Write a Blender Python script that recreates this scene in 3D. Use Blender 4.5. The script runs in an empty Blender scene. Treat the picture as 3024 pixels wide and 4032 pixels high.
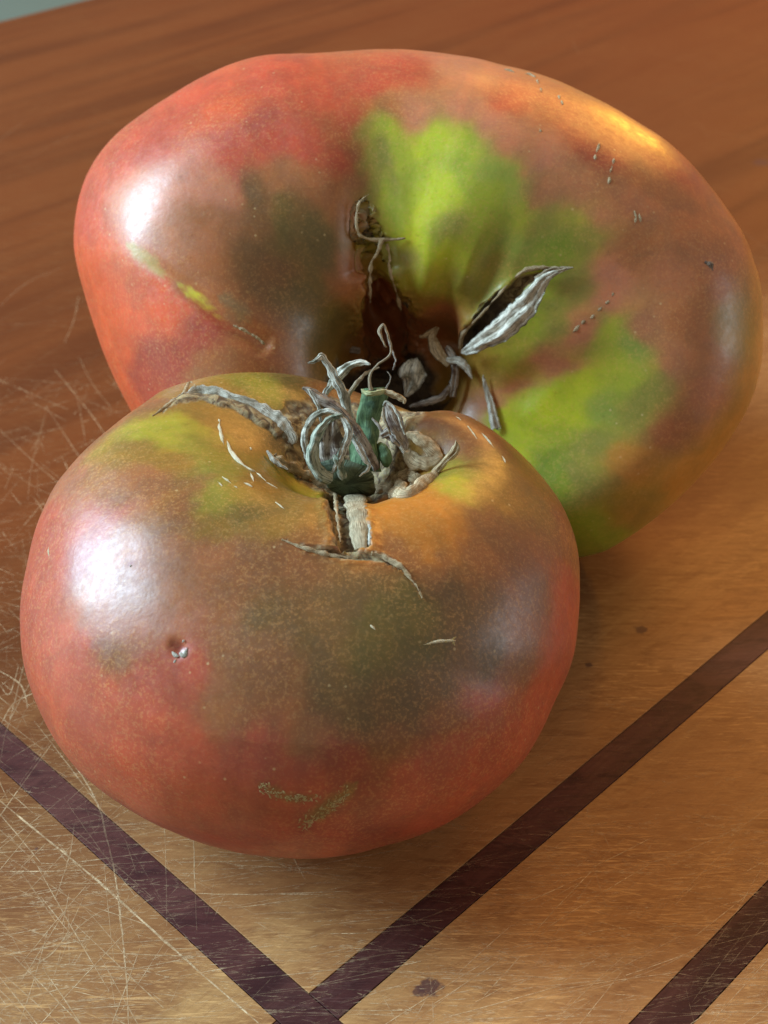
import bpy, math, random
import numpy as np
from mathutils import Vector, Matrix
from mathutils.bvhtree import BVHTree
random.seed(4); rng = np.random.default_rng(11)

# ------------------------------------------------------------------ camera
CM = 0.01
SC = bpy.context.scene; COL = SC.collection
F, CH, PITCH, ROLL = 5500.0, 18.4, math.radians(34.8), math.radians(1.8)
fw = np.array([0, math.cos(PITCH), -math.sin(PITCH)])
_r0 = np.array([1.0, 0, 0]); _u0 = np.cross(_r0, fw)
RT = math.cos(ROLL)*_r0 - math.sin(ROLL)*_u0
UP = math.cos(ROLL)*_u0 + math.sin(ROLL)*_r0
CP = np.array([0, 0, CH])
def ray(x, y):                       # direction of a photograph pixel (3024 x 4032)
    d = fw + RT*(x-1512)/F - UP*(y-2016)/F
    return d/np.linalg.norm(d)
def ground(x, y, z=0.0):
    d = ray(x, y); return CP + d*((z-CH)/d[2])
def proj(P):
    v = P-CP; w = v@fw
    return np.stack([1512+F*(v@RT)/w, 2016-F*(v@UP)/w], -1)
cam = bpy.data.cameras.new('camera'); camo = bpy.data.objects.new('camera', cam); COL.objects.link(camo)
m = Matrix.Identity(4)
for i in range(3):
    m[i][0] = RT[i]; m[i][1] = UP[i]; m[i][2] = -fw[i]; m[i][3] = CP[i]*CM
camo.matrix_world = m
cam.sensor_fit = 'VERTICAL'; cam.sensor_height = 36; cam.lens = F/4032*36
cam.clip_start = 0.01; cam.clip_end = 50
cam.dof.use_dof = True; cam.dof.focus_distance = 0.222; cam.dof.aperture_fstop = 34
SC.camera = camo

# ------------------------------------------------------------------ light of the room
w = bpy.data.worlds.new('World'); SC.world = w; w.use_nodes = True
bg = w.node_tree.nodes['Background']; bg.inputs[0].default_value = (0.95, 0.82, 0.68, 1); bg.inputs[1].default_value = 0.29
def area(name, loc, target, sx, sy, col, power):
    l = bpy.data.lights.new(name, 'AREA'); l.shape = 'RECTANGLE'; l.size = sx*CM; l.size_y = sy*CM
    l.color = col; l.energy = power
    o = bpy.data.objects.new(name, l); COL.objects.link(o)
    o.location = Vector(loc)*CM
    o.rotation_euler = (Vector(target)-Vector(loc)).to_track_quat('-Z', 'Y').to_euler()
    return o
area('window_light', (-108, 34, 74), (0, 22, 3), 46, 84, (0.58, 0.81, 1.0), 36)
area('far_window_light', (115, 8, 20), (0, 20, 3), 34, 50, (0.9, 0.95, 1.0), 1.8)
area('warm_lamp_light', (50, 104, 34), (8, 45, 0), 7, 2.5, (1.0, 0.50, 0.05), 1.7)
area('warm_fill_light', (62, 118, 85), (12, 45, 0), 70, 50, (1.0, 0.47, 0.10), 7)  # broad warm fill added to tint the far board orange, no known lamp
SC.view_settings.view_transform = 'Standard'; SC.view_settings.look = 'None'
SC.view_settings.exposure = 0.12; SC.view_settings.gamma = 1
SC.render.engine = 'CYCLES'

# ------------------------------------------------------------------ helpers
def tag(o, label=None, cat=None, group=None, kind=None):
    if label: o['label'] = label
    if cat: o['category'] = cat
    if group: o['group'] = group
    if kind: o['kind'] = kind
    return o
def link_mesh(name, V, Fc, mats, parent=None, smooth=True, mi=None):
    me = bpy.data.meshes.new(name)
    V = np.asarray(V, float)*CM
    me.from_pydata([tuple(v) for v in V], [], [tuple(f) for f in Fc]) if not isinstance(Fc, np.ndarray) else quick_mesh(me, V, Fc)
    for mt in (mats if isinstance(mats, (list, tuple)) else [mats]): me.materials.append(mt)
    if smooth: me.polygons.foreach_set('use_smooth', np.ones(len(me.polygons), bool))
    if mi is not None: me.polygons.foreach_set('material_index', np.asarray(mi, np.int32))
    me.update()
    o = bpy.data.objects.new(name, me); COL.objects.link(o)
    if parent: o.parent = parent
    return o
def quick_mesh(me, V, Q):
    me.vertices.add(len(V)); me.vertices.foreach_set('co', V.astype(np.float32).ravel())
    k = Q.shape[1]
    me.loops.add(Q.size); me.loops.foreach_set('vertex_index', Q.astype(np.int32).ravel())
    me.polygons.add(len(Q)); me.polygons.foreach_set('loop_start', np.arange(0, Q.size, k, dtype=np.int32))
    me.update(calc_edges=True); me.validate()
def fattr(o, name, val):
    a = o.data.attributes.new(name, 'FLOAT', 'POINT'); a.data.foreach_set('value', np.asarray(val, np.float32))
def cattr(o, name, rgb):
    a = o.data.attributes.new(name, 'FLOAT_COLOR', 'POINT')
    a.data.foreach_set('color', np.concatenate([rgb, np.ones((len(rgb), 1))], 1).astype(np.float32).ravel())
def _h(i, j, k, s):
    n = (i*374761393 + j*668265263 + k*2147483647 + s*1274126177) & 0xffffffff
    n = ((n ^ (n >> 13))*1274126177) & 0xffffffff
    n = ((n ^ (n >> 16))*2246822519) & 0xffffffff
    return ((n ^ (n >> 15)) & 0xffff)/65535.0
def vnoise(P, scale, seed=0):        # value noise, -1..1
    X = np.asarray(P)*scale; I = np.floor(X).astype(np.int64); f = X-I; f = f*f*(3-2*f)
    out = 0
    for a in (0, 1):
        for b in (0, 1):
            for c in (0, 1):
                wt = (f[:, 0] if a else 1-f[:, 0])*(f[:, 1] if b else 1-f[:, 1])*(f[:, 2] if c else 1-f[:, 2])
                out = out + wt*_h(I[:, 0]+a, I[:, 1]+b, I[:, 2]+c, seed)
    return out*2-1
def fbm(P, scale, seed=0, n=3):
    return sum(vnoise(P, scale*2**i, seed+i)/2**i for i in range(n))
def sstep(a, b, x):
    t = np.clip((x-a)/(b-a), 0, 1); return t*t*(3-2*t)
def catmull(ctrl, t):                # open spline through ctrl (n, d), t in 0..1
    ctrl = np.asarray(ctrl, float); n = len(ctrl)-1
    x = np.clip(np.asarray(t)*n, 0, n-1e-9); i = x.astype(int); f = (x-i)[:, None]
    g = lambda k: ctrl[np.clip(k, 0, n)]
    p0, p1, p2, p3 = g(i-1), g(i), g(i+1), g(i+2)
    return 0.5*((2*p1)+(-p0+p2)*f+(2*p0-5*p1+4*p2-p3)*f*f+(-p0+3*p1-3*p2+p3)*f**3)
def periodic(vals, th):              # smooth periodic interpolation of vals given every 360/K degrees
    vals = np.asarray(vals, float); K = len(vals)
    x = (th/(2*math.pi)*K) % K; i = x.astype(int); f = x-i
    g = lambda k: vals[k % K]
    p0, p1, p2, p3 = g(i-1), g(i), g(i+1), g(i+2)
    return 0.5*((2*p1)+(-p0+p2)*f+(2*p0-5*p1+4*p2-p3)*f*f+(-p0+3*p1-3*p2+p3)*f**3)
def seg_dist(P, line):               # distance of points to a polyline, and the share of its length at the foot
    line = np.asarray(line); L = np.linalg.norm(np.diff(line, axis=0), axis=1); cum = np.concatenate([[0], np.cumsum(L)])
    best = np.full(len(P), 1e9); bs = np.zeros(len(P))
    for k in range(len(L)):
        a = line[k]; d = line[k+1]-a
        t = np.clip(((P-a)@d)/(d@d+1e-12), 0, 1)
        q = np.linalg.norm(P-a-t[:, None]*d, axis=1)
        u = q < best; best[u] = q[u]; bs[u] = ((cum[k]+t*L[k])/cum[-1])[u]
    return best, bs

# ------------------------------------------------------------------ node helpers
def new_mat(name):
    mt = bpy.data.materials.new(name); mt.use_nodes = True
    nt = mt.node_tree; nt.nodes.clear()
    out = nt.nodes.new('ShaderNodeOutputMaterial'); b = nt.nodes.new('ShaderNodeBsdfPrincipled')
    nt.links.new(b.outputs[0], out.inputs[0])
    return mt, nt, b
class N:
    def __init__(s, nt): s.nt = nt
    def set(s, sock, v):
        if hasattr(v, 'links') or isinstance(v, bpy.types.NodeSocket): s.nt.links.new(v, sock)
        elif isinstance(v, (tuple, list)) and len(v) == 3 and sock.type == 'RGBA': sock.default_value = (*v, 1)
        else: sock.default_value = v
    def coord(s): return s.nt.nodes.new('ShaderNodeTexCoord').outputs['Object']
    def attr(s, name, out='Fac'):
        n = s.nt.nodes.new('ShaderNodeAttribute'); n.attribute_name = name; return n.outputs[out]
    def map(s, v, scale=(1, 1, 1), rot=(0, 0, 0), loc=(0, 0, 0)):
        n = s.nt.nodes.new('ShaderNodeMapping'); s.set(n.inputs[0], v)
        n.inputs['Scale'].default_value = scale; n.inputs['Rotation'].default_value = rot; n.inputs['Location'].default_value = loc
        return n.outputs[0]
    def noise(s, v, scale, detail=2, rough=0.5, dist=0, out='Fac'):
        n = s.nt.nodes.new('ShaderNodeTexNoise'); s.set(n.inputs['Vector'], v)
        n.inputs['Scale'].default_value = scale; n.inputs['Detail'].default_value = detail
        n.inputs['Roughness'].default_value = rough; n.inputs['Distortion'].default_value = dist
        return n.outputs[out]
    def vor(s, v, scale, feat='F1', out='Distance', rand=1):
        n = s.nt.nodes.new('ShaderNodeTexVoronoi'); n.feature = feat; s.set(n.inputs['Vector'], v)
        n.inputs['Scale'].default_value = scale; n.inputs['Randomness'].default_value = rand; return n.outputs[out]
    def ramp(s, v, a, b, lo=0.0, hi=1.0, smooth=True):
        n = s.nt.nodes.new('ShaderNodeMapRange'); s.set(n.inputs[0], v)
        if smooth: n.interpolation_type = 'SMOOTHSTEP'
        for k, q in zip(('From Min', 'From Max', 'To Min', 'To Max'), (a, b, lo, hi)): n.inputs[k].default_value = q
        return n.outputs[0]
    def mix(s, f, a, b, mode='MIX'):
        n = s.nt.nodes.new('ShaderNodeMix'); n.data_type = 'RGBA'; n.blend_type = mode
        s.set(n.inputs[0], f); s.set(n.inputs[6], a); s.set(n.inputs[7], b); return n.outputs[2]
    def math(s, op, a, b=0.0, c=0.0):
        n = s.nt.nodes.new('ShaderNodeMath'); n.operation = op
        s.set(n.inputs[0], a); s.set(n.inputs[1], b); s.set(n.inputs[2], c); return n.outputs[0]
    def bump(s, h, strength, dist, normal=None):
        n = s.nt.nodes.new('ShaderNodeBump'); s.set(n.inputs['Height'], h)
        n.inputs['Strength'].default_value = strength; n.inputs['Distance'].default_value = dist
        if normal: s.set(n.inputs['Normal'], normal)
        return n.outputs[0]
    def sep(s, v):
        n = s.nt.nodes.new('ShaderNodeSeparateXYZ'); s.set(n.inputs[0], v); return n.outputs
    def dist(s, v, p):
        n = s.nt.nodes.new('ShaderNodeVectorMath'); n.operation = 'DISTANCE'; s.set(n.inputs[0], v); n.inputs[1].default_value = p
        return n.outputs['Value']

# ------------------------------------------------------------------ cutting board
# board frame: x' runs along the grain, y' across it, rotated BA about z
BA = math.radians(43.95)
bu = np.array([math.cos(BA), math.sin(BA), 0]); bv = np.array([-math.sin(BA), math.cos(BA), 0])
def to_board(P): return np.array([P@bu, P@bv])
def wood_mat(name, base, dark, light, worn, pores=1.0, seed=0.0):
    mt, nt, b = new_mat(name); n = N(nt)
    v = n.map(n.coord(), loc=(seed, seed*.7, 0))
    big = n.noise(n.map(v, scale=(5, 14, 10)), 1.0, 3, .55, 1.2)
    fig = n.noise(n.map(v, scale=(9, 70, 40)), 1.0, 4, .6, .6)
    fine = n.noise(n.map(v, scale=(130, 1500, 900)), 1.0, 3, .6, .3)
    col = n.mix(n.ramp(big, .38, .66), base, dark)
    col = n.mix(n.math('MULTIPLY', n.ramp(fig, .42, .72), .55), col, light)
    col = n.mix(n.math('MULTIPLY', n.ramp(fine, .5, .8), .35*pores), col, dark)
    mo = n.noise(n.map(n.map(v, rot=(0, 0, math.radians(45))), scale=(110, 420, 1)), 1.0, 5, .7, .8)
    col = n.mix(n.ramp(mo, .44, .68, 0, .6), col, dark)
    # knife-worn fibres: short criss-cross brush marks
    br1 = n.noise(n.map(n.map(v, rot=(0, 0, math.radians(45))), scale=(170, 2100, 1)), 1.0, 4, .65, 1.2)
    br2 = n.noise(n.map(n.map(v, rot=(0, 0, math.radians(62))), scale=(240, 2300, 1)), 1.0, 3, .65, 1.2)
    patch = n.ramp(n.noise(v, 26, 3, .6, .5), .35, .65)
    wr = n.math('MULTIPLY', n.math('MAXIMUM', n.ramp(br1, .5, .72), n.ramp(br2, .56, .75)), n.math('MULTIPLY_ADD', patch, .6, .25))
    return mt, nt, b, n, v, col, wr, fine, br1
SN = bpy.data.materials
def maple():
    mt, nt, b, n, v, col, wr, fine, br1 = wood_mat('cherry wood', (.42, .203, .074), (.23, .093, .034), (.55, .32, .122), None)
    s = n.sep(v)
    # the working end of the board is scoured pale, the far side is darker and redder
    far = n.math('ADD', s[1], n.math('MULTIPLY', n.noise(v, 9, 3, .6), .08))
    far_dark = n.ramp(far, .15, .26)
    wmask = n.math('SUBTRACT', 1.0, far_dark)
    col = n.mix(n.math('MULTIPLY', far_dark, .95), col, (.155, .044, .013))
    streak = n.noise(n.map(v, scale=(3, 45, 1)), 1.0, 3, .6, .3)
    col = n.mix(n.math('MULTIPLY', n.math('MULTIPLY', far_dark, n.ramp(streak, .40, .70)), .55), col, (.070, .021, .009))
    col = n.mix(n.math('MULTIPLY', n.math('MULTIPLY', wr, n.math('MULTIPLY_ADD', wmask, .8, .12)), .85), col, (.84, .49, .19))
    for (px, py, r, k) in STAINS:
        q = to_board(ground(px, py))*CM
        d = n.math('MULTIPLY_ADD', n.math('SUBTRACT', n.noise(v, 700, 3, .6), .5), r*1.6, n.dist(v, (q[0], q[1], 0)))
        col = n.mix(n.math('MULTIPLY', n.ramp(d, r, r*.55), k), col, (.10, .045, .04))
    n.set(b.inputs['Base Color'], col)
    n.set(b.inputs['Roughness'], n.ramp(wr, 0, 1, .48, .66)); n.set(b.inputs['Specular IOR Level'], n.math('MULTIPLY_ADD', far_dark, -.12, .17))
    n.set(b.inputs['Normal'], n.bump(n.math('ADD', br1, fine), .25, .0002))
    return mt
STAINS = [(1695, 3885, .0022, .9), (1650, 3905, .0013, .8), (2525, 2480, .0016, .7), (2318, 2618, .0009, .7), (143, 3342, .0005, .8), (3000, 640, .004, .5)]
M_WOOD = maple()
def purple():
    mt, nt, b, n, v, col, wr, fine, br1 = wood_mat('purpleheart', (.088, .027, .023), (.036, .011, .011), (.18, .070, .052), None, 1.0, 3.1)
    col = n.mix(n.math('MULTIPLY', wr, .30), col, (.24, .13, .11))
    n.set(b.inputs['Base Color'], col); b.inputs['Roughness'].default_value = .55; b.inputs['Specular IOR Level'].default_value = .15
    n.set(b.inputs['Normal'], n.bump(n.math('ADD', br1, fine), .25, .0002))
    return mt
M_PURP = purple()
board = bpy.data.objects.new('cutting_board', None); COL.objects.link(board); board.rotation_euler = (0, 0, BA)
tag(board, 'reddish brown wooden cutting board with dark crossing inlay strips under both tomatoes', 'cutting board')
def slab(name, u0, u1, v0, v1, mat, zt=0.0, th=4.0, bev=0.03, rnd=None):
    g = .008; u0 += g; u1 -= g; v0 += g; v1 -= g
    V = []; b_ = bev
    for z, i in ((zt-th, 0), (zt-b_, 0), (zt, b_)):
        V += [(u0+i, v0+i, z), (u1-i, v0+i, z), (u1-i, v1-i, z), (u0+i, v1-i, z)]
    Fc = [(3, 2, 1, 0), (8, 9, 10, 11)]
    for l in (0, 4):
        for k in range(4):
            a, c = l+k, l+(k+1) % 4; Fc.append((a, c, c+4, a+4))
    return link_mesh(name, V, Fc, mat, board, smooth=False)
US = [2.0, 7.71, 8.37, 78.0]; VS = [1.0, 6.14, 6.82, 10.03, 10.69, 61.4]
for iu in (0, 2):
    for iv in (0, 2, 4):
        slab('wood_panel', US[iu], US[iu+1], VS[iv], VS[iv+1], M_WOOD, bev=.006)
    for iv in (1, 3):
        slab('inlay_strip', US[iu], US[iu+1], VS[iv], VS[iv+1], M_PURP, bev=.006)
slab('inlay_strip', US[1], US[2], VS[0], VS[5], M_PURP, bev=.006)
# rounded far edge of the board
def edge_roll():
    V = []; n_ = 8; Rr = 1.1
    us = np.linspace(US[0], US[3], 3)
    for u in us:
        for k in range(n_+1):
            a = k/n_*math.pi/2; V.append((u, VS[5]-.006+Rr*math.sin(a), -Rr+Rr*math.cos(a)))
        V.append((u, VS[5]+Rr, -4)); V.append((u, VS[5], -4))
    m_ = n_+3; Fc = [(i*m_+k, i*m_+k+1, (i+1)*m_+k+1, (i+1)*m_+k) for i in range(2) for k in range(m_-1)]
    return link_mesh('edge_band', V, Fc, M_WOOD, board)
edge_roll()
def ground_mat():
    mt, nt, b = new_mat('grey green tabletop'); n = N(nt)
    c = n.mix(n.noise(n.coord(), 3, 3), (.085, .125, .105), (.14, .19, .16)); n.set(b.inputs['Base Color'], c); b.inputs['Roughness'].default_value = .6
    return mt
gm = ground_mat()
tb = link_mesh('table', [(-160, -60, -4.01), (160, -60, -4.01), (160, 260, -4.01), (-160, 260, -4.01)], [(0, 1, 2, 3)], gm, smooth=False)
tag(tb, kind='structure')

# knife scratches: shallow pale cuts, each a thin sliver of raised torn fibre
def scratches():
    V = []; Fc = []; op = []
    def add(P, wd, o):
        P = np.asarray(P, float); n0 = len(V); k = len(P)
        for i in range(k):
            d = P[min(i+1, k-1)]-P[max(i-1, 0)]; d = d/ (np.linalg.norm(d)+1e-9); nn = np.array([-d[1], d[0]])
            t = i/(k-1); ww = wd*(.35+.65*math.sin(math.pi*min(max(t, .02), .98))**.5)*(.7+.6*random.random())*.5
            ww *= 1.55; V.append((*(P[i]-nn*ww), .0035)); V.append((*(P[i]+nn*ww), .0035)); oo = (1 if o > 1 else 0) + (o-1 if o > 1 else o*1.6)*(.30 if (7.7 < P[i][0] < 8.38 or 6.13 < P[i][1] < 6.83 or 10.02 < P[i][1] < 10.7) and wd < .0131 else (.35 if (7.7 < P[i][0] < 8.38 or 10.02 < P[i][1] < 10.7) else 1.0)); op.extend([oo, oo])
        for i in range(k-1):
            a = n0+2*i; Fc.append((a, a+1, a+3, a+2))
    def px(pts, wd, o, sub=7):
        o = o+1; Q = [to_board(ground(x*1.8228, y*1.8228)) for x, y in pts]
        t = np.linspace(0, 1, sub*(len(Q)-1)+1); P = catmull(Q, t)
        P = P + rng.normal(0, .003, P.shape); add(P, wd, o)
    L = [ # (disp px of the photograph), width cm, opacity
     ([(0,1730),(60,1780),(190,1885),(330,2010),(420,2090),(560,2212)], .022, .85),
     ([(65,1360),(95,1480),(115,1570),(205,1725),(228,1800),(250,1900),(262,2000),(272,2100),(278,2212)], .018, .75),
     ([(0,1450),(45,1480),(60,1530)], .02, .7), ([(0,1570),(30,1520),(90,1490)], .016, .7), ([(0,1480),(20,1500),(40,1440)], .013, .6),
     ([(80,1450),(20,1560),(0,1650)], .010, .5), ([(15,1580),(60,1400),(75,1300)], .012, .45),
     ([(100,880),(180,1000),(240,1100)], .011, .5), ([(120,800),(200,900),(260,990)], .012, .55), ([(0,930),(110,1030),(180,1080)], .010, .5),
     ([(0,1000),(90,1060),(200,1090)], .009, .4), ([(140,740),(160,690),(170,640)], .014, .4), ([(0,660),(60,610),(130,580)], .011, .4),
     ([(100,890),(70,1000),(60,1080)], .009, .4), ([(170,770),(200,830),(240,880)], .010, .45), ([(0,1300),(60,1320),(120,1380)], .009, .4),
     ([(0,1745),(70,1745),(200,1748)], .010, .55), ([(0,1840),(90,1900),(230,1990)], .010, .35), ([(160,1780),(150,1850),(120,1940)], .010, .5),
     ([(355,1790),(358,1850),(360,2000)], .009, .5), ([(418,1800),(420,1880),(425,2010)], .010, .5), ([(630,1845),(645,1875),(660,1900)], .015, .7),
     ([(180,1940),(130,2040),(70,2090)], .013, .55), ([(250,1890),(300,1930),(200,1980),(100,2070)], .009, .45),
     ([(0,2060),(90,2075),(200,2100)], .009, .4), ([(60,2212),(120,2100),(140,1990)], .008, .35), ([(0,2180),(80,2150),(160,2130)], .013, .55),
     ([(330,1650+320),(420,1960),(520,1955)], .010, .45), ([(420,1930),(560,1932),(760,1925)], .012, .7), ([(430,1905),(600,1880),(760,1895)], .009, .5),
     ([(350,1820),(430,1812),(520,1820)], .014, .5), ([(470,1840),(560,1850),(640,1880),(760,1905)], .010, .6), ([(560,1870),(660,1840),(740,1830)], .010, .5),
     ([(1300,1890),(1450,1850),(1600,1785),(1659,1745)], .012, .45), ([(1180,1870),(1400,1868),(1659,1866)], .010, .4), ([(1000,1950),(1200,1960),(1440,1955)], .009, .4),
     ([(940,2100),(1150,2110),(1300,2115)], .012, .55), ([(1100,2060),(1300,2010),(1500,2000)], .010, .5), ([(1200,2160),(1400,2100),(1520,2040)], .010, .45),
     ([(1490,2120),(1560,2125),(1659,2130)], .012, .6), ([(800,2090),(950,2105),(1100,2100)], .012, .55), ([(720,2085),(840,2060),(900,2060)], .013, .6),
     ([(1380,2185),(1500,2190),(1659,2195)], .010, .4), ([(1270,1830),(1290,1900),(1310,1960)], .009, .3), ([(950,2212),(1150,2160),(1290,2130)], .010, .45),
     ([(1150,1980),(1300,2060),(1380,2150)], .007, .3), ([(540,2150),(640,2140),(700,2145)], .009, .4), ([(0,2120),(150,2105),(330,2120)], .009, .4)]
    for a in L: px(*a)
    def rnd(n_, boxp, ang, spread, lmin, lmax, wmin, wmax, omin, omax):
        for _ in range(n_):
            x = random.uniform(boxp[0], boxp[2])*1.8228; y = random.uniform(boxp[1], boxp[3])*1.8228
            c = ground(x, y)[:2]; a = math.radians(random.gauss(ang, spread)); l = random.uniform(lmin, lmax)
            d = np.array([math.cos(a), math.sin(a), 0]); k = max(3, int(l*5)); cv = random.gauss(0, .007)
            P = [np.array([*c, 0]) + d*(t-.5)*l + np.array([-d[1], d[0], 0])*cv*((t-.5)*2)**2*l for t in np.linspace(0, 1, k)]
            add([to_board(p)+rng.normal(0, .0018, 2) for p in P], random.uniform(wmin, wmax), random.uniform(omin, omax))
    rnd(1300, (-60, 1760, 1700, 2260), 0, 14, .15, .9, .006, .013, .25, .8); rnd(400, (1000, 1500, 1700, 2260), 10, 25, .15, .8, .005, .011, .15, .5)
    rnd(110, (-60, 1720, 1700, 2260), 0, 60, .3, 1.6, .004, .009, .15, .55)
    rnd(160, (-60, 1450, 300, 2212), 0, 40, .3, 2.0, .004, .009, .2, .6)
    rnd(200, (-60, 820, 330, 1600), -40, 50, .4, 2.6, .004, .010, .10, .45); rnd(40, (-60, 820, 300, 1600), -45, 45, 1.2, 4.5, .008, .014, .35, .7)
    rnd(220, (1100, 1500, 1700, 1900), 5, 25, .4, 2.0, .004, .009, .08, .3)
    rnd(120, (1250, 1150, 1700, 1600), 5, 30, .4, 2.4, .005, .010, .05, .2)
    rnd(70, (1100, 100, 1700, 800), -35, 30, .6, 5.0, .01, .02, .05, .2)
    rnd(60, (-50, 250, 260, 820), 20, 40, .6, 4.0, .01, .02, .05, .2)
    def cuts(n_, box, ang, spread, lmin, lmax, wmin, wmax):   # deeper, longer, straight knife cuts
        k0 = len(op); rnd(n_, box, ang, spread, lmin, lmax, wmin, wmax, .30, .80)
        for q in range(k0, len(op)): op[q] = 1.0+op[q]*.72
    rnd(420, (-60, 1250, 420, 2240), 0, 35, .15, 1.0, .005, .010, .3, .8); rnd(160, (-60, 820, 330, 1400), -20, 50, .2, 1.2, .005, .009, .3, .75)
    cuts(55, (-60, 1300, 300, 2212), -52, 12, .6, 3.2, .006, .012); cuts(32, (-60, 1300, 300, 2212), 75, 16, .5, 2.6, .005, .010)
    cuts(80, (-60, 1750, 900, 2230), 2, 7, .4, 2.2, .006, .012); cuts(24, (-60, 820, 320, 1500), -50, 14, .6, 2.6, .005, .009)
    cuts(16, (-60, 820, 320, 1500), 50, 20, .5, 2.2, .005, .009); cuts(60, (800, 1850, 1700, 2230), 4, 10, .4, 2.0, .005, .010); cuts(30, (900, 1800, 1700, 2230), 40, 10, .5, 2.4, .004, .009)
    mt, nt, b = new_mat('torn pale wood fibre'); n = N(nt)
    n.set(b.inputs['Base Color'], n.mix(n.noise(n.coord(), 900, 2), (.66, .43, .20), (.92, .70, .42))); b.inputs['Roughness'].default_value = .6
    opv = n.attr('op'); strong = n.ramp(opv, 1.0, 1.05); opx = n.math('SUBTRACT', opv, n.math('GREATER_THAN', opv, 1.0))
    a = n.math('MULTIPLY', opx, n.math('MULTIPLY', n.ramp(n.noise(n.coord(), 900, 3, .65), .42, .58, .10, 1.0), n.ramp(n.noise(n.coord(), 120, 2, .6), .35, .55, .35, 1.0))); n.set(b.inputs['Alpha'], n.math('ADD', n.math('MULTIPLY', a, .55), n.math('MULTIPLY', n.math('MULTIPLY', opx, strong), n.ramp(n.noise(n.coord(), 700, 3, .65), .35, .6, .15, .55))))
    o = link_mesh('knife_scratches', V, Fc, mt, board, smooth=False); fattr(o, 'op', op); tag(o, kind='stuff')
scratches()

# ------------------------------------------------------------------ tomatoes
PAL = dict(R=(.50, .082, .040), RO=(.58, .115, .046), RD=(.36, .058, .034), P=(.48, .155, .10), PB=(.37, .130, .072), BR=(.28, .085, .034), B=(.19, .085, .033),
           O=(.155, .115, .022), OG=(.27, .26, .045), G=(.35, .42, .030), GB=(.46, .54, .018), GM=(.27, .35, .060), DG=(.22, .31, .020),
           YG=(.36, .36, .035), OR=(.40, .17, .028), DB=(.09, .055, .022), K=(.06, .04, .022), OB=(.26, .16, .03), PK=(.50, .16, .13))
def skin_material(name, ss):
    mt, nt, b = new_mat(name); n = N(nt)
    v = n.coord(); base = n.attr('tint', 'Color'); scar = n.attr('scar')
    # golden flecks under the skin, denser in places
    f1 = n.ramp(n.noise(v, 1500, 3, .7), .50, .68); f2 = n.ramp(n.noise(v, 2100, 2, .6), .54, .68)
    dens = n.ramp(n.noise(v, 55, 3, .6), .3, .7, .25, .8)
    fl = n.math('MULTIPLY', n.math('MAXIMUM', f1, f2), dens)
    lum = n.mix(.34, base, (.84, .46, .19))
    c = n.mix(fl, n.mix(n.ramp(n.attr('streak'), -.6, .9, 0, .45), base, n.mix(1.0, base, (1.35, 1.25, 1.0), 'MULTIPLY')), lum)
    dk = n.ramp(n.noise(v, 1100, 3, .65), .55, .8)
    c = n.mix(n.math('MULTIPLY', dk, .40), c, n.mix(1.0, c, (.55, .45, .4), 'MULTIPLY'))
    mot = n.noise(v, 160, 4, .6, .4)
    c = n.mix(.5, c, n.mix(n.ramp(mot, .3, .7), n.mix(1.0, c, (.72, .80, .8), 'MULTIPLY'), n.mix(1.0, c, (1.22, 1.12, 1.0), 'MULTIPLY')))
    # sparse pale pin-prick lenticels
    pin = n.ramp(n.vor(v, 420), .13, .05); pin = n.math('MULTIPLY', pin, n.ramp(n.noise(v, 90, 2), .5, .62))
    c = n.mix(n.math('MULTIPLY', pin, .45), c, (.75, .58, .34))
    # dried cork in the cracks
    ck = n.noise(n.map(v, scale=(1, 1, 1)), 480, 4, .6, 1.4); ck2 = n.noise(v, 240, 4, .65, .6)
    cork = n.mix(n.ramp(ck, .35, .65), (.10, .060, .030), (.46, .37, .23)); cork = n.mix(n.ramp(ck2, .5, .7), cork, (.16, .10, .055))
    c = n.mix(scar, c, n.mix(n.attr('deep'), cork, (.030, .020, .014)))  # deep: shade of the rear hollow and cleft, painted near black
    c = n.mix(1.0, c, (1.04, 1.0, .82), 'MULTIPLY')
    n.set(b.inputs['Base Color'], c)
    rg = n.ramp(n.noise(v, 700, 3, .6), .3, .7, .35, .46)
    n.set(b.inputs['Roughness'], n.math('ADD', rg, n.math('MULTIPLY', scar, .45)))
    b.inputs['Specular IOR Level'].default_value = .72; b.inputs['Coat Weight'].default_value = .06; b.inputs['Coat Roughness'].default_value = .25
    b.inputs['Subsurface Weight'].default_value = ss; b.inputs['Subsurface Radius'].default_value = (1.0, .35, .12); b.inputs['Subsurface Scale'].default_value = .004
    h = n.math('ADD', n.math('MULTIPLY', n.noise(v, 260, 3, .6), 1.0), n.math('MULTIPLY', n.noise(v, 1500, 2, .6), .22))
    h = n.math('ADD', h, n.math('MULTIPLY', n.math('MULTIPLY', ck, scar), 3.5))
    n.set(b.inputs['Normal'], n.bump(h, .28, .0003))
    return mt
M_SKIN = skin_material('tomato skin', .18)

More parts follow.
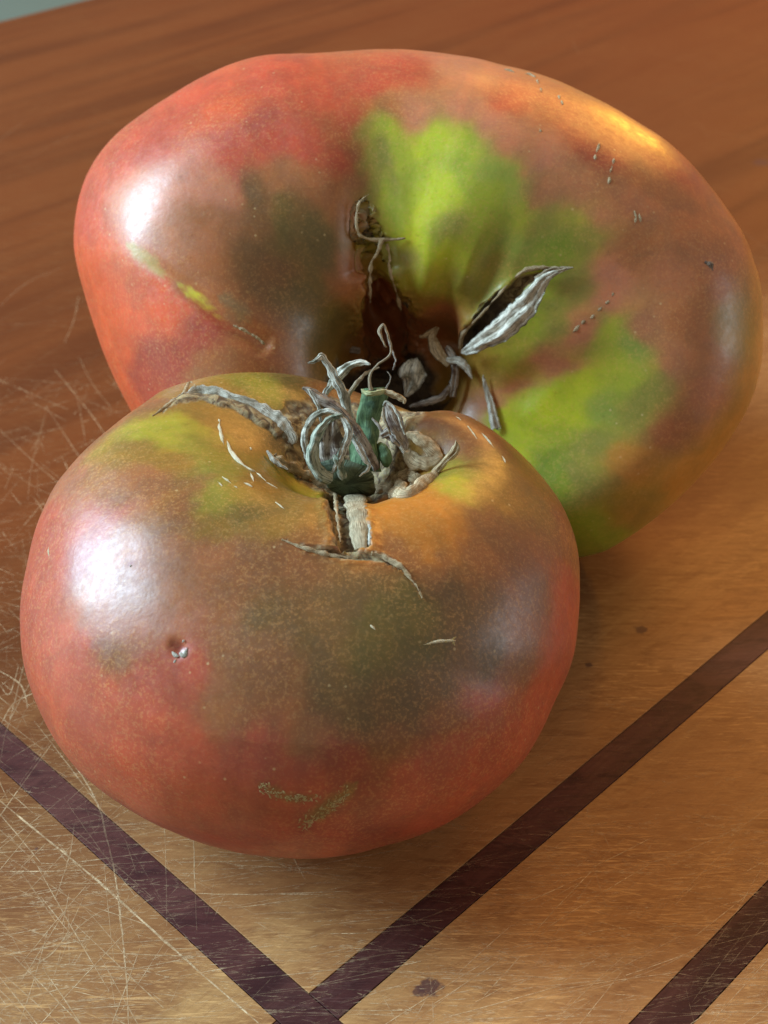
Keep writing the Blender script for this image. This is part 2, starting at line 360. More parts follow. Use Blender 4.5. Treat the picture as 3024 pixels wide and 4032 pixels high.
class Tomato:
    finger = .35
    def __init__(s, centre, axis, xdir, prof, rad, rimz, rimr, off=(0, 0), NT=620, NP=400, depth=None):
        s.c = np.array(centre, float); w_ = np.array(axis, float); w_ /= np.linalg.norm(w_)
        x_ = np.array(xdir, float); x_ -= w_*(x_@w_); x_ /= np.linalg.norm(x_); s.X, s.Y, s.W = x_, np.cross(w_, x_), w_
        s.NT, s.NP = NT, NP
        th = np.linspace(0, 2*math.pi, NT, endpoint=False)
        t = np.linspace(0, 1, NP); pr = catmull(prof, t)             # columns: r, z, rim weight
        T, TH = np.meshgrid(np.arange(NP), th, indexing='ij'); T = T.ravel(); TH = TH.ravel()
        r = pr[T, 0]; z = pr[T, 1]; rw = np.clip(pr[T, 2], 0, 1); ow = np.clip(pr[T, 3], 0, 1)
        ra = periodic(rad, TH); rz = periodic(rimz, TH); rr = periodic(rimr, TH)
        r = r*(1+(ra-1)*np.clip(r/3, 0, 1))*(1+(rr-1)*rw); z = z + rz*rw
        x = r*np.cos(TH)+off[0]*ow; y = r*np.sin(TH)+off[1]*ow
        s.oc = off; s.TH = TH; s.T = T; s.L = np.stack([x, y, z], 1)             # local coordinates
        i = np.arange(NP-1)[:, None]*NT; j = np.arange(NT)[None, :]; j2 = (j+1) % NT
        s.Q = np.stack([i+j, i+NT+j, i+NT+j2, i+j2], -1).reshape(-1, 4)
        s.scar = np.zeros(len(s.L)); s.deep = np.zeros(len(s.L))
    def world(s, L=None):
        L = s.L if L is None else L
        return s.c + L[:, :1]*s.X + L[:, 1:2]*s.Y + L[:, 2:]*s.W
    def local(s, P):
        d = np.asarray(P)-s.c; return np.stack([d@s.X, d@s.Y, d@s.W], -1)
    def fit(s, outline, vis):        # the fruit's outline: stretch about its own middle, across the direction it faces
        pts = np.asarray(outline, float)*1.8228
        cpx = proj(s.c[None])[0]; D = np.linalg.norm(s.c-CP); 
        for it in range(3):
            P = s.world(); q = proj(P)-cpx; a = np.arctan2(-q[:, 1], q[:, 0]); rho = np.hypot(q[:, 0], q[:, 1])
            nb = 180; bi = ((a+math.pi)/(2*math.pi)*nb).astype(int) % nb
            mod = np.zeros(nb); np.maximum.at(mod, bi, rho)
            tq = pts-cpx; ta = np.arctan2(-tq[:, 1], tq[:, 0]); tr = np.hypot(tq[:, 0], tq[:, 1])
            o = np.argsort(ta); ta = ta[o]; tr = tr[o]
            ang = -math.pi+(np.arange(nb)+.5)/nb*2*math.pi
            tg = np.interp(ang, np.concatenate([[ta[-1]-2*math.pi], ta, [ta[0]+2*math.pi]]), np.concatenate([[tr[-1]], tr, [tr[0]]]))
            k = tg/mod
            k = np.convolve(np.concatenate([k[-4:], k, k[:4]]), np.ones(3)/3, 'same')[4:-4]
            kk = np.interp(a, np.concatenate([[ang[-1]-2*math.pi], ang, [ang[0]+2*math.pi]]), np.concatenate([[k[-1]], k, [k[0]]]))
            vd = (s.c-CP)/D; d = P-s.c; par = (d@vd)[:, None]*vd; per = d-par
            wgt = sstep(.0, .55, rho/np.maximum(mod[bi], 1))
            P2 = s.c+par+per*(1+(kk-1)*wgt)[:, None]
            s.L = s.local(P2)
        print('fit', np.round([k.min(), k.max()], 3))
    def normals(s):
        G = s.L.reshape(s.NP, s.NT, 3)
        a = np.roll(G, -1, 1)-np.roll(G, 1, 1); b_ = np.gradient(G, axis=0)
        n = np.cross(b_, a); n /= (np.linalg.norm(n, axis=2, keepdims=True)+1e-12)
        return n.reshape(-1, 3)
    def bvh(s):
        st = 2; G = s.world().reshape(s.NP, s.NT, 3)[::st, ::st]; a, b_ = G.shape[:2]
        i = np.arange(a-1)[:, None]*b_; j = np.arange(b_)[None, :]; j2 = (j+1) % b_
        Q = np.stack([i+j, i+b_+j, i+b_+j2, i+j2], -1).reshape(-1, 4)
        s.B = BVHTree.FromPolygons([Vector(v) for v in G.reshape(-1, 3)], Q.tolist())
    def hit(s, x, y):                # surface point under a photograph point (display scale)
        d = ray(x*1.8228, y*1.8228); h_ = s.B.ray_cast(Vector(CP), Vector(d))
        if h_[0] is None:
            q = s.B.find_nearest(Vector(CP+d*np.linalg.norm(s.c-CP))); return np.array(q[0])
        return np.array(h_[0])
    def line(s, pts, sub=5):
        P = np.array([s.hit(*p) for p in pts]); t = np.linspace(0, 1, sub*(len(P)-1)+1); return catmull(P, t)
    def groove(s, pts, width, depth, lip=0.0, scar=1.0, deep=0.0, wmin=.12, taper=(.05, .05), flat=.0, jag=.25, scarw=1.0):
        ln = s.local(s.line(pts)); n = s.normals(); rgh = .25
        if wmin > .5: jag = 0; rgh = 0
        box = (np.abs(s.L-ln.mean(0)) < (np.ptp(ln, axis=0)/2+width*4+.3)).all(1); idx = np.nonzero(box)[0]
        P = s.L[idx]; P2 = P + np.stack([vnoise(P, 6, 5), vnoise(P, 6, 6), vnoise(P, 6, 7)], 1)*width*jag
        d, t = seg_dist(P2, ln)
        wd = width*np.clip(sstep(0, taper[0]+1e-6, t), wmin, 1)*np.clip(sstep(0, taper[1]+1e-6, 1-t), wmin, 1)
        dl = d/wd; prof = 1-sstep(flat, 1.0, dl)
        lipv = np.exp(-((dl-1.15)/.35)**2)*lip*(wd/width)*(.6+.8*np.abs(vnoise(P, 9, 3)))
        endt = np.clip(wd/width, 0, 1) if wmin < .2 else sstep(0, taper[0]+1e-6, t)*sstep(0, taper[1]+1e-6, 1-t)
        s.L[idx] = P - n[idx]*(depth*prof*endt*(1+rgh*vnoise(P, 7, 9))-lipv)[:, None]
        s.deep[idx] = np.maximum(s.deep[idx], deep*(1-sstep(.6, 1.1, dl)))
        s.scar[idx] = np.maximum(s.scar[idx], scar*(1-sstep(scarw*.75, scarw*1.15, dl+.25*vnoise(P, 14, 2))))
    def dent(s, x, y, r, depth):
        c = s.local(s.hit(x, y)[None])[0]; n = s.normals()
        d = np.linalg.norm(s.L-c, axis=1); s.L -= n*(depth*np.exp(-(d/r)**2))[:, None]
    def az(s): return np.arctan2(s.L[:, 1]-s.oc[1], s.L[:, 0]-s.oc[0])
    def rad_(s): return np.hypot(s.L[:, 0]-s.oc[0], s.L[:, 1]-s.oc[1])
    def colour(s, samples, back, warp=.35, sharp=2.3):
        pos = []; col = []
        for x, y, c in samples:
            pos.append(s.local(s.hit(x, y)[None])[0]); col.append(PAL[c])
        for (lx, ly, lz), c in back: pos.append(np.array([lx, ly, lz])); col.append(PAL[c])
        pos = np.array(pos); col = np.array(col)
        P = s.L + np.stack([fbm(s.L, 1.1, 31, 2), fbm(s.L, 1.1, 41, 2), fbm(s.L, 1.1, 51, 2)], 1)*warp*.5
        P = P + np.stack([fbm(s.L, 7, 61, 4), fbm(s.L, 7, 71, 4), fbm(s.L, 7, 81, 4)], 1)*warp*.32
        az = s.az(); rr = s.rad_(); A = np.stack([np.cos(az), np.sin(az), rr*.06], 1)
        k = (s.finger*fbm(A, 4.5, 411, 3)*sstep(1.0, 2.4, rr)*(s.L[:, 2] > -1.5)); P = P + np.stack([np.cos(az)*k, np.sin(az)*k, -k*.3*sstep(2, 5, rr)], 1)
        num = np.zeros((len(P), 3)); den = np.zeros(len(P))
        for p, c in zip(pos, col):
            w_ = 1.0/(((P-p)**2).sum(1)+.06)**sharp; num += w_[:, None]*c; den += w_
        s.rgb = num/den[:, None]
    def paint(s, pts, width, colr, k=1.0, soft=.4):
        ln = s.local(s.line(pts)); d, t = seg_dist(s.L + .25*width*np.stack([fbm(s.L, 9, 5), fbm(s.L, 9, 6), fbm(s.L, 9, 7)], 1), ln)
        m_ = ((1-sstep(soft, 1, d/(width*np.clip(4*t*(1-t)+.15, 0, 1))))*k)[:, None]
        s.rgb = s.rgb*(1-m_)+np.array(colr)*m_
    def build(s, name, root, scar_extra=None):
        P = s.world(); rootloc = np.array(root.location)/CM
        o = link_mesh(name, P-rootloc, s.Q[:, ::-1], M_SKIN, root)
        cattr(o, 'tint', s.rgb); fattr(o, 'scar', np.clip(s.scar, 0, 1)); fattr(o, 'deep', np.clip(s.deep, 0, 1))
        az = s.az(); rr = s.rad_(); fattr(o, 'streak', fbm(np.stack([np.cos(az)*7, np.sin(az)*7, rr*.35], 1), 2.0, 401, 4)*sstep(1.2, 2.2, rr)); return o

def empty(name, loc):
    o = bpy.data.objects.new(name, None); COL.objects.link(o); o.location = Vector(loc)*CM; return o

# ---- front tomato
FC = ground(1185, 2390, 3.5)
print('front centre', FC)
prof = [(0, 2.1, 0, 1), (.5, 2.15, 0, 1), (.9, 2.32, .1, 1), (1.2, 2.68, .5, 1), (1.6, 3.0, 1, .9), (2.3, 3.18, 1, .6), (3.1, 2.98, .7, .3), (4.0, 2.15, .2, .1),
        (4.58, .95, 0, 0), (4.72, -.2, 0, 0), (4.45, -1.35, 0, 0), (3.8, -2.35, 0, 0), (2.8, -3.1, 0, 0), (1.6, -3.42, 0, 0), (.7, -3.3, 0, 0), (0, -3.2, 0, 0)]
#           0(right) 30   60    90(back) 120  150  180(left) 210  240  270(front) 300 330
ft = Tomato(FC, (.10, .03, 1), (1, 0, 0), prof,
            rad=[1, 1, .99, .97, .98, 1, 1, 1, 1, 1, 1, 1], rimz=[.0, .35, -.2, -.3, .0, 0, -.05, -.1, -.2, -.25, -.22, -.1],
            rimr=[.95, .82, .9, 1.0, 1.05, 1.05, 1.1, .95, .78, .62, .72, .85], off=(.65, .25))
F_OUT = [(42,1343),(43,1290),(59,1204),(79,1125),(119,1038),(179,966),(238,915),(310,863),(357,831),(417,812),(496,797),(570,795),(660,805),(740,828),(800,850),(860,870),(905,880),(945,872),(1000,882),(1060,915),(1110,955),(1160,1005),(1210,1070),(1240,1140),(1253,1200),(1255,1261),(1251,1335),(1240,1415),(1222,1465),(1199,1510),(1179,1556),(1129,1641),(1044,1721),(950,1781),(829,1821),(725,1844),(600,1845),(475,1826),(380,1794),(275,1741),(175,1666),(120,1596),(65,1481),(48,1415)]
ft.L += ft.normals()*(.06*fbm(ft.L, .5, 301, 2))[:, None]
ft.fit(F_OUT, None)
ft.L[:, 2] -= ft.world()[:, 2].min()
ft.bvh()
PAL.update(B=(.140, .078, .028), O=(.125, .092, .024), DB=(.11, .060, .026), BR=(.23, .090, .036), PB=(.285, .112, .052), P=(.36, .125, .072), R=(.40, .078, .050), RO=(.47, .090, .050), RD=(.27, .052, .036), YG=(.38, .34, .030), OG=(.25, .22, .028), OB=(.26, .145, .026), OR=(.47, .175, .022))
FS = [(60,1300,'R'),(90,1150,'R'),(150,1030,'P'),(230,930,'PB'),(320,870,'BR'),(100,1450,'RO'),(160,1550,'RO'),(240,1640,'RO'),(340,1720,'RO'),(450,1790,'R'),(560,1820,'R'),(680,1835,'R'),(800,1815,'RD'),(930,1760,'R'),(1050,1680,'R'),(1130,1590,'RO'),(1180,1500,'RO'),(1225,1400,'R'),(1240,1300,'R'),(1240,1200,'BR'),(1210,1120,'BR'),
      (150,1200,'R'),(200,1300,'P'),(170,1400,'RO'),(250,1420,'BR'),(230,1500,'RO'),(330,1600,'RO'),(420,1650,'RO'),(300,1480,'R'),(400,1480,'R'),(480,1540,'PB'),(560,1500,'BR'),(560,1650,'R'),(650,1600,'PB'),(650,1700,'R'),(750,1650,'RD'),(850,1600,'BR'),(900,1680,'R'),(1000,1600,'R'),(1050,1500,'R'),(980,1540,'BR'),
      (340,920,'YG'),(390,940,'YG'),(420,960,'OG'),(300,960,'OB'),(440,1010,'OG'),(360,1000,'OB'),(450,900,'OB'),(480,850,'OB'),(560,830,'OG'),(640,830,'O'),(700,850,'BR'),(400,860,'OB'),(530,950,'OB'),(560,1040,'OB'),(490,1060,'OG'),(540,1110,'O'),(600,1020,'OG'),(640,1050,'YG'),(660,1090,'OB'),(580,1150,'OB'),(480,1130,'OB'),(420,1080,'BR'),
      (280,1040,'PB'),(300,1200,'P'),(400,1150,'PB'),(450,1200,'PB'),(380,1280,'PB'),(350,1350,'P'),(450,1330,'BR'),(520,1250,'BR'),(560,1350,'B'),(480,1420,'BR'),(600,1220,'BR'),(650,1250,'BR'),(700,1300,'B'),(640,1400,'B'),(700,1480,'B'),(620,1480,'BR'),
      (760,1280,'B'),(820,1330,'O'),(900,1300,'O'),(960,1250,'DB'),(1000,1300,'B'),(900,1400,'O'),(830,1420,'O'),(950,1480,'B'),(1050,1400,'B'),(1120,1420,'BR'),(780,1550,'B'),(870,1530,'B'),
      (830,1110,'OR'),(822,1150,'OR'),(870,1095,'OR'),(850,1070,'OR'),(950,1110,'OR'),(900,1165,'OR'),(880,1130,'OR'),(930,1080,'OR'),(860,1180,'BR'),(920,1200,'BR'),(980,1160,'OR'),(1000,1060,'YG'),(960,1020,'OG'),(1060,1000,'OB'),(1100,1080,'OB'),(1010,960,'BR'),(950,910,'BR'),(1050,940,'BR'),(1080,1150,'BR'),(1120,1220,'BR'),(1160,1300,'BR'),(1170,1100,'OB'),(1030,1200,'BR'),(680,980,'O'),(620,940,'O'),(880,960,'OB')]
FB = [((0, 4.4, 0), 'OB'), ((2, 4, 1.5), 'BR'), ((-2, 4, 1), 'OB'), ((0, 3, -2), 'R'), ((3.5, 3, 0), 'R'), ((-3.5, 3, 0), 'R'), ((0, 0, -3.4), 'R'), ((0, -3, -2.5), 'R'), ((3, 0, -2.5), 'R'), ((-3, 0, -2.5), 'R')]
ft.colour(FS, FB, warp=.22)
# cork ring, clefts and corky ridge round the stem
ft.groove([(735,1075),(745,1100),(755,1140),(762,1195)], .29, .17, lip=.05, flat=.55, taper=(.02, .04), jag=.10)
ft.groove([(612,1165),(660,1182),(720,1196),(780,1200),(830,1208),(870,1230),(895,1260),(910,1285)], .085, .10, lip=.03, taper=(.35, .45))
ft.groove([(350,892),(385,866),(430,858),(480,868),(530,885),(580,915),(610,945)], .15, -.05, lip=.0, flat=.4, taper=(.25, .02))
FLK = [[(550,1018),(575,1040)],[(480,1030),(500,1045)],[(525,1042),(545,1052)],[(575,1042),(600,1055)],[(595,1085),(615,1100)],[(540,965),(543,972)],[(505,1050),(514,1055)],[(1010,920),(1030,948)],[(1040,935),(1068,968)],[(985,900),(996,908)],[(915,1393),(950,1385),(985,1384)],[(800,1350),(812,1362)],[(470,1040),(480,1050)],[(472,905),(474,912)],[(105,1180),(106,1205)],[(540,1020),(548,1040)],[(1085,985),(1092,1000)]]
ft.dent(386, 1400, .10, .07); ft.dent(372, 1392, .05, .04)
ft.paint([(368,1390),(384,1398),(398,1408)], .13, (.22, .03, .02), .9, .2); ft.paint([(276,1224),(283,1220),(290,1217)], .07, (.25, .03, .03), .9, .2)
ft.paint([(560,1694),(590,1708),(630,1724),(690,1718)], .16, (.24, .13, .04), .75, .0); ft.paint([(655,1780),(700,1750),(745,1715),(770,1685)], .28, (.22, .14, .04), .85, .0)
# torn cork lining the hollow
def cork_hollow(T, cx, cy, r0, r1, amp):
    c = T.local(T.hit(cx, cy)[None])[0]; d = np.hypot(T.L[:, 0]-c[0], T.L[:, 1]-c[1])
    d = d*(1+.22*fbm(T.L, 1.6, 91)); m_ = (1-sstep(r0, r1, d))*(T.L[:, 2] > 0)
    T.L += T.normals()*(m_*amp*fbm(T.L, 3.2, 101, 4))[:, None]
    T.scar = np.maximum(T.scar, m_)
cork_hollow(ft, 765, 985, 1.10, 1.24, .05)
f_root = empty('tomato', (FC[0], FC[1], 0))
tag(f_root, 'smaller red and brown tomato in front with curled dry calyx and green stem', 'tomato', 'ripening beefsteak tomatoes on the cutting board')
f_skin = ft.build('tomato_skin', f_root)

# ---- back tomato
PAL.update(B=(.18, .085, .032), O=(.15, .105, .028), R=(.50, .074, .040), RO=(.60, .095, .036), RD=(.36, .058, .034), OG=(.27, .26, .045), YG=(.38, .38, .035), BR=(.38, .135, .055), PB=(.45, .17, .09), P=(.53, .19, .12), OR=(.46, .21, .035), OB=(.32, .20, .035))
BC = CP + ray(1640, 1200)*29.6
print('back centre', BC)
profb = [(0, .6, 0, 1), (.75, .7, 0, 1), (1.1, 1.2, .1, 1), (1.3, 2.15, .4, 1), (2.0, 3.02, .8, .95), (3.4, 3.45, 1, .65), (5.0, 3.3, .7, .3), (6.1, 2.4, .3, .1),
         (6.8, 1.1, 0, 0), (6.9, -.3, 0, 0), (6.4, -1.7, 0, 0), (5.4, -2.8, 0, 0), (4.0, -3.6, 0, 0), (2.4, -4.0, 0, 0), (1.0, -4.0, 0, 0), (0, -4.0, 0, 0)]
bt = Tomato(BC, (-.06, -.82, .50), (1, 0, 0), profb,
            rad=[1.05, .98, .88, .80, .85, .98, 1.02, 1.0, .85, .78, .82, .95],
            rimz=[-.55, -.25, 0, -.2, .15, .35, .5, .25, -.5, -1.0, -.9, -.8],
            rimr=[1.05, 1.0, .95, .95, .95, .94, .92, .95, .9, .85, .95, 1.05], off=(-.42, -1.5), NT=720, NP=420)
B_OUT = [(275,880),(235,800),(205,720),(180,640),(162,570),(158,520),(172,430),(200,360),(245,300),(300,255),(370,210),(440,170),(510,140),(570,124),(630,120),(690,122),(760,117),(840,114),(920,119),(979,127),(1080,147),(1179,172),(1250,202),(1329,240),(1380,270),(1429,300),(1480,345),(1529,400),(1575,460),(1609,515),(1644,625),(1648,690),(1645,790),(1620,880),(1575,960),(1510,1040),(1430,1115),(1340,1180),(1290,1207),(1257,1212),(1150,1225),(1000,1235),(800,1230),(600,1180),(450,1100),(350,1000)]
bt.L += bt.normals()*(.08*fbm(bt.L, .4, 321, 2))[:, None]
bt.fit(B_OUT, None)
bt.L += bt.local(bt.c[None]+np.array([[0, 0, -bt.world()[:, 2].min()]]))
bt.bvh()
BS = [(1190,850,'GB'),(1260,900,'GB'),(1330,830,'G'),(1210,950,'G'),(1150,900,'GB'),(1120,880,'GB'),(770,300,'RD'),(772,380,'BR'),(800,330,'OG'),(812,420,'OG'),(850,450,'G'),(985,330,'G'),(1035,420,'G'),(945,560,'GB'),(880,560,'OG'),(1090,430,'G'),(1220,880,'GB'),(200,600,'RO'),(180,480,'R'),(175,560,'RO'),(300,300,'R'),(400,220,'R'),(500,250,'RO'),(600,160,'R'),(700,200,'R'),(650,300,'R'),(560,260,'RD'),(500,330,'R'),(330,430,'P'),(400,520,'PB'),(440,470,'BR'),(540,420,'B'),(600,480,'O'),(680,400,'BR'),(740,330,'R'),(760,250,'R'),(770,450,'BR'),(640,600,'O'),(700,680,'O'),(560,600,'B'),(480,640,'BR'),(560,560,'B'),(500,760,'BR'),(420,700,'RD'),(340,650,'RO'),(260,700,'RO'),(250,800,'RO'),(320,800,'RD'),(400,780,'RD'),(460,780,'BR'),(680,540,'O'),(750,600,'BR'),(600,320,'R'),(450,380,'P'),(420,600,'BR'),(620,400,'BR'),
      (790,280,'OG'),(830,300,'G'),(870,340,'G'),(820,380,'OG'),(850,240,'BR'),(900,240,'P'),(930,300,'GB'),(1010,300,'G'),(960,390,'GB'),(900,500,'GB'),(970,480,'OG'),(930,430,'GB'),(1060,370,'GM'),(1120,390,'GM'),(1150,450,'G'),(1060,480,'G'),(1020,540,'G'),(1000,600,'OG'),(910,600,'YG'),(900,660,'OB'),(870,700,'BR'),(950,700,'PB'),(1070,560,'OG'),(1110,510,'GM'),(1180,470,'OG'),(1240,480,'YG'),(1245,520,'OG'),(1200,545,'DG'),(1160,620,'G'),(1220,620,'OG'),(1110,700,'G'),(1080,780,'YG'),(1050,800,'OB'),(1170,700,'OG'),
      (1230,720,'P'),(1170,790,'P'),(1100,850,'P'),(1060,880,'PB'),(1290,650,'P'),(1300,730,'G'),(1340,750,'GM'),(1280,780,'G'),(1370,840,'OG'),(1240,830,'GB'),(1130,900,'GB'),(1180,900,'GB'),(1300,880,'GM'),(1380,890,'OG'),(1300,960,'OG'),(1150,960,'GB'),(1220,1020,'DG'),(1200,1080,'DG'),(1300,1050,'OG'),(1250,1150,'DG'),(1300,1180,'DG'),(1400,1100,'OB'),(1380,1000,'OR'),(1450,920,'BR'),(1500,850,'PB'),(1430,780,'PB'),(1390,700,'PB'),(1500,700,'BR'),(1560,600,'BR'),(1600,700,'OB'),(1620,850,'OR'),(1560,950,'OR'),(1480,1030,'OR'),
      (1450,600,'PB'),(1350,550,'BR'),(1350,450,'PB'),(1300,600,'P'),(1250,400,'PB'),(1180,330,'P'),(1100,300,'P'),(1000,230,'P'),(1100,220,'R'),(1000,150,'P'),(880,150,'R'),(1200,250,'RD'),(1300,320,'RD'),(1400,400,'BR'),(1480,480,'BR'),(1550,520,'BR'),(1450,350,'RD'),(1270,480,'P'),(1190,400,'PB'),(800,180,'R'),(1060,260,'P')]
BB = [((0, 4, -2), 'R'), ((4, 3, -2), 'BR'), ((-5, 2, -2), 'RO'), ((-5, -2, -2), 'RO'), ((0, -4, -2), 'OG'), ((4, -3, -2), 'OR'), ((0, 0, -4), 'R'), ((-2, -4, 0), 'OB'), ((2, -4, 0), 'DG')]
bt.finger = .45; bt.colour(BS, BB, warp=.13)
# furrows and splits radiating from the stem hollow
bt.groove([(850,800),(838,740),(825,660),(815,600),(808,540),(800,500),(790,440)], .55, .95, lip=.05, scar=0, taper=(.02, .6), flat=.0, jag=.15)
bt.groove([(850,800),(838,740),(828,660),(822,600),(818,550)], .44, .60, lip=.0, scar=1, deep=1.0, taper=(.02, .6), flat=.25, jag=.2)  # deep paints the cleft's shade into its colour
bt.groove([(800,420),(778,450),(778,500),(800,517),(860,520)], .05, .05, scar=.9, lip=.03, taper=(.2, .2))
bt.groove([(958,780),(952,700),(963,620),(985,520),(1005,440)], .62, .42, scar=0, wmin=.9, taper=(.05, .95), jag=.05)
bt.groove([(990,755),(1030,715),(1085,655),(1140,605),(1215,580)], .20, .30, lip=.03, scar=1, taper=(.15, .45), flat=.25, jag=.15)
bt.groove([(590,760),(545,722),(480,680),(420,635),(370,598),(310,555),(265,525)], .34, .13, scar=0, wmin=.7, taper=(.05, .9), jag=.05)
bt.groove([(810,600),(798,500),(790,400),(788,310),(785,240)], .80, .26, scar=0, wmin=.9, taper=(.05, .95), jag=.05)
bt.groove([(890,720),(885,620),(890,520),(900,400)], .40, .15, scar=0, wmin=.9, taper=(.2, .9), jag=.05)
bt.groove([(1010,700),(1050,600),(1090,500),(1110,430)], .50, .22, scar=0, wmin=.9, taper=(.2, .9), jag=.05)
bt.groove([(1090,880),(1170,800),(1240,730)], .55, .09, scar=0, wmin=.9, taper=(.2, .9), jag=.05)
bt.groove([(1078,930),(1065,890),(1045,815)], .06, .05, lip=.02, scar=1, taper=(.05, .5))
cork_hollow(bt, 830, 900, 1.10, 1.4, .06); bt.deep = np.maximum(bt.deep, bt.scar*(1-sstep(2.6, 3.2, np.hypot(bt.L[:, 0]+.8, bt.L[:, 1]+1.5)))*.85)  # shade inside the hollow painted in through deep
bt.paint([(372,602),(420,640),(480,685),(520,712)], .13, (.55, .52, .05), 1.0, .3)
bt.paint([(270,525),(320,565),(365,598)], .22, (.42, .34, .12), .8, .1)
bt.paint([(470,635),(510,665),(545,710)], .28, (.20, .17, .10), .6, .1)
b_root = empty('tomato', (BC[0], BC[1], 0))
tag(b_root, 'larger lobed tomato behind, red with bright green shoulder and deep dark splits', 'tomato', 'ripening beefsteak tomatoes on the cutting board')
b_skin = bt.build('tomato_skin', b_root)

# ------------------------------------------------------------------ dried calyx pieces
def dry_mat(name, lo, mid, hi, seed=0, rough=.7):
    mt, nt, b = new_mat(name); n = N(nt)
    al = n.attr('along'); ac = n.attr('across')
    cx = nt.nodes.new('ShaderNodeCombineXYZ'); n.set(cx.inputs[0], al); n.set(cx.inputs[1], ac); cx.inputs[2].default_value = seed
    st = n.noise(n.map(cx.outputs[0], scale=(2.6, 8.0, 1)), 1.0, 4, .65, .5); v = n.coord(); bl = n.noise(v, 420, 4, .65, .5)
    c = n.mix(n.ramp(st, .34, .54), lo, hi); c = n.mix(n.ramp(bl, .45, .68), c, mid)
    n.set(b.inputs['Base Color'], c); b.inputs['Roughness'].default_value = rough; b.inputs['Specular IOR Level'].default_value = .15
    n.set(b.inputs['Normal'], n.bump(n.math('ADD', st, bl), .6, .0004)); return mt
M_GREY = dry_mat('dried grey sepal', (.030, .024, .018), (.20, .19, .135), (.78, .77, .64), 1)
M_TAN = dry_mat('dried tan sepal', (.13, .08, .05), (.30, .22, .14), (.52, .44, .30), 2)
M_BRN = dry_mat('dried brown sepal', (.030, .020, .016), (.13, .09, .07), (.50, .44, .36), 3)
M_GGR = dry_mat('grey green calyx', (.015, .026, .016), (.09, .13, .08), (.50, .54, .42), 4, .5)
M_CUP = dry_mat('green calyx cup', (.010, .016, .010), (.045, .06, .035), (.14, .18, .11), 9, .6)
M_STEM = dry_mat('green stem', (.022, .045, .024), (.05, .10, .05), (.15, .25, .12), 5, .5)
M_CORK = dry_mat('dry cork', (.09, .055, .030), (.33, .23, .12), (.68, .54, .33), 6, .85)
M_WHITE = dry_mat('bleached dry flap', (.20, .18, .13), (.42, .39, .30), (.80, .78, .66), 7)
M_RIDGE = dry_mat('weathered cork ridge', (.16, .13, .09), (.34, .31, .23), (.78, .75, .62), 12, .9)
def z2(x, y): return ((1050+x/1.8433)/1.8228, (1300+y/1.8433)/1.8228)
def z1(x, y): return ((600+x/.9759)/1.8228, (700+y/.9759)/1.8228)
def at(p, depth, d):                # point a given distance in front of the camera plane
    r = ray(p[0]*1.8228, p[1]*1.8228); return CP + r*((depth-d)/(r@fw))
def ribbon(name, P, W, mat, root, th=.012, cup=.5, twist=(0, 0), rough=.012, ns=8, seed=0, m_=60, ragged=.12, side=None):
    P = np.asarray(P, float); t = np.linspace(0, 1, m_); C_ = catmull(P, t); Wd = np.maximum(catmull(np.asarray(W, float)[:, None], t)[:, 0], .006)
    C_ = C_ + np.stack([vnoise(C_, 4, seed+1), vnoise(C_, 4, seed+2), vnoise(C_, 4, seed+3)], 1)*rough*1.5
    T_ = np.gradient(C_, axis=0); T_ /= np.linalg.norm(T_, axis=1, keepdims=True)
    V = []; al = []; ac = []
    L_ = np.concatenate([[0], np.cumsum(np.linalg.norm(np.diff(C_, axis=0), axis=1))])
    prof = []                      # closed strip section: top side then bottom side
    for k in range(ns+1): prof.append((-1+2*k/ns, 1))
    for k in range(ns-1, 0, -1): prof.append((-1+2*k/ns, -1))
    for i in range(m_):
        nv = (CP-C_[i]) if side is None else np.array(side, float); nv = nv/np.linalg.norm(nv); nv = nv-T_[i]*(nv@T_[i]); nv /= np.linalg.norm(nv)+1e-9
        sv = np.cross(T_[i], nv); a = twist[0]+(twist[1]-twist[0])*t[i]
        s2 = sv*math.cos(a)+nv*math.sin(a); n2 = nv*math.cos(a)-sv*math.sin(a)
        w_ = Wd[i]*(1+ragged*vnoise(np.array([[L_[i]*9, seed, 0]]), 1, 5)[0])
        for (u, sd) in prof:
            edge = 1-abs(u)**3
            wav = .10*math.sin(u*7+seed)*w_ + vnoise(np.array([[L_[i]*3, u*2.2, seed]]), 1, 9)[0]*w_*.16
            V.append(C_[i]+s2*(u*w_*.5)+n2*(-cup*w_*.5*(u*u)+wav+sd*th*(.25+.75*edge)))
            al.append(L_[i]*1.5+seed); ac.append(u+(.0 if sd > 0 else 3))
    V = np.array(V); V = V + np.stack([vnoise(V, 16, 21), vnoise(V, 16, 22), vnoise(V, 16, 23)], 1)*rough
    k = len(prof); Q = np.array([[i*k+j, i*k+(j+1) % k, (i+1)*k+(j+1) % k, (i+1)*k+j] for i in range(m_-1) for j in range(k)])
    Fc = [tuple(q) for q in Q]+[tuple(range(k))[::-1], tuple(range((m_-1)*k, m_*k))]
    rl = np.array(root.matrix_basis.translation)/CM
    o = link_mesh(name, V-rl, Fc, mat, root); fattr(o, 'along', al); fattr(o, 'across', ac); return o
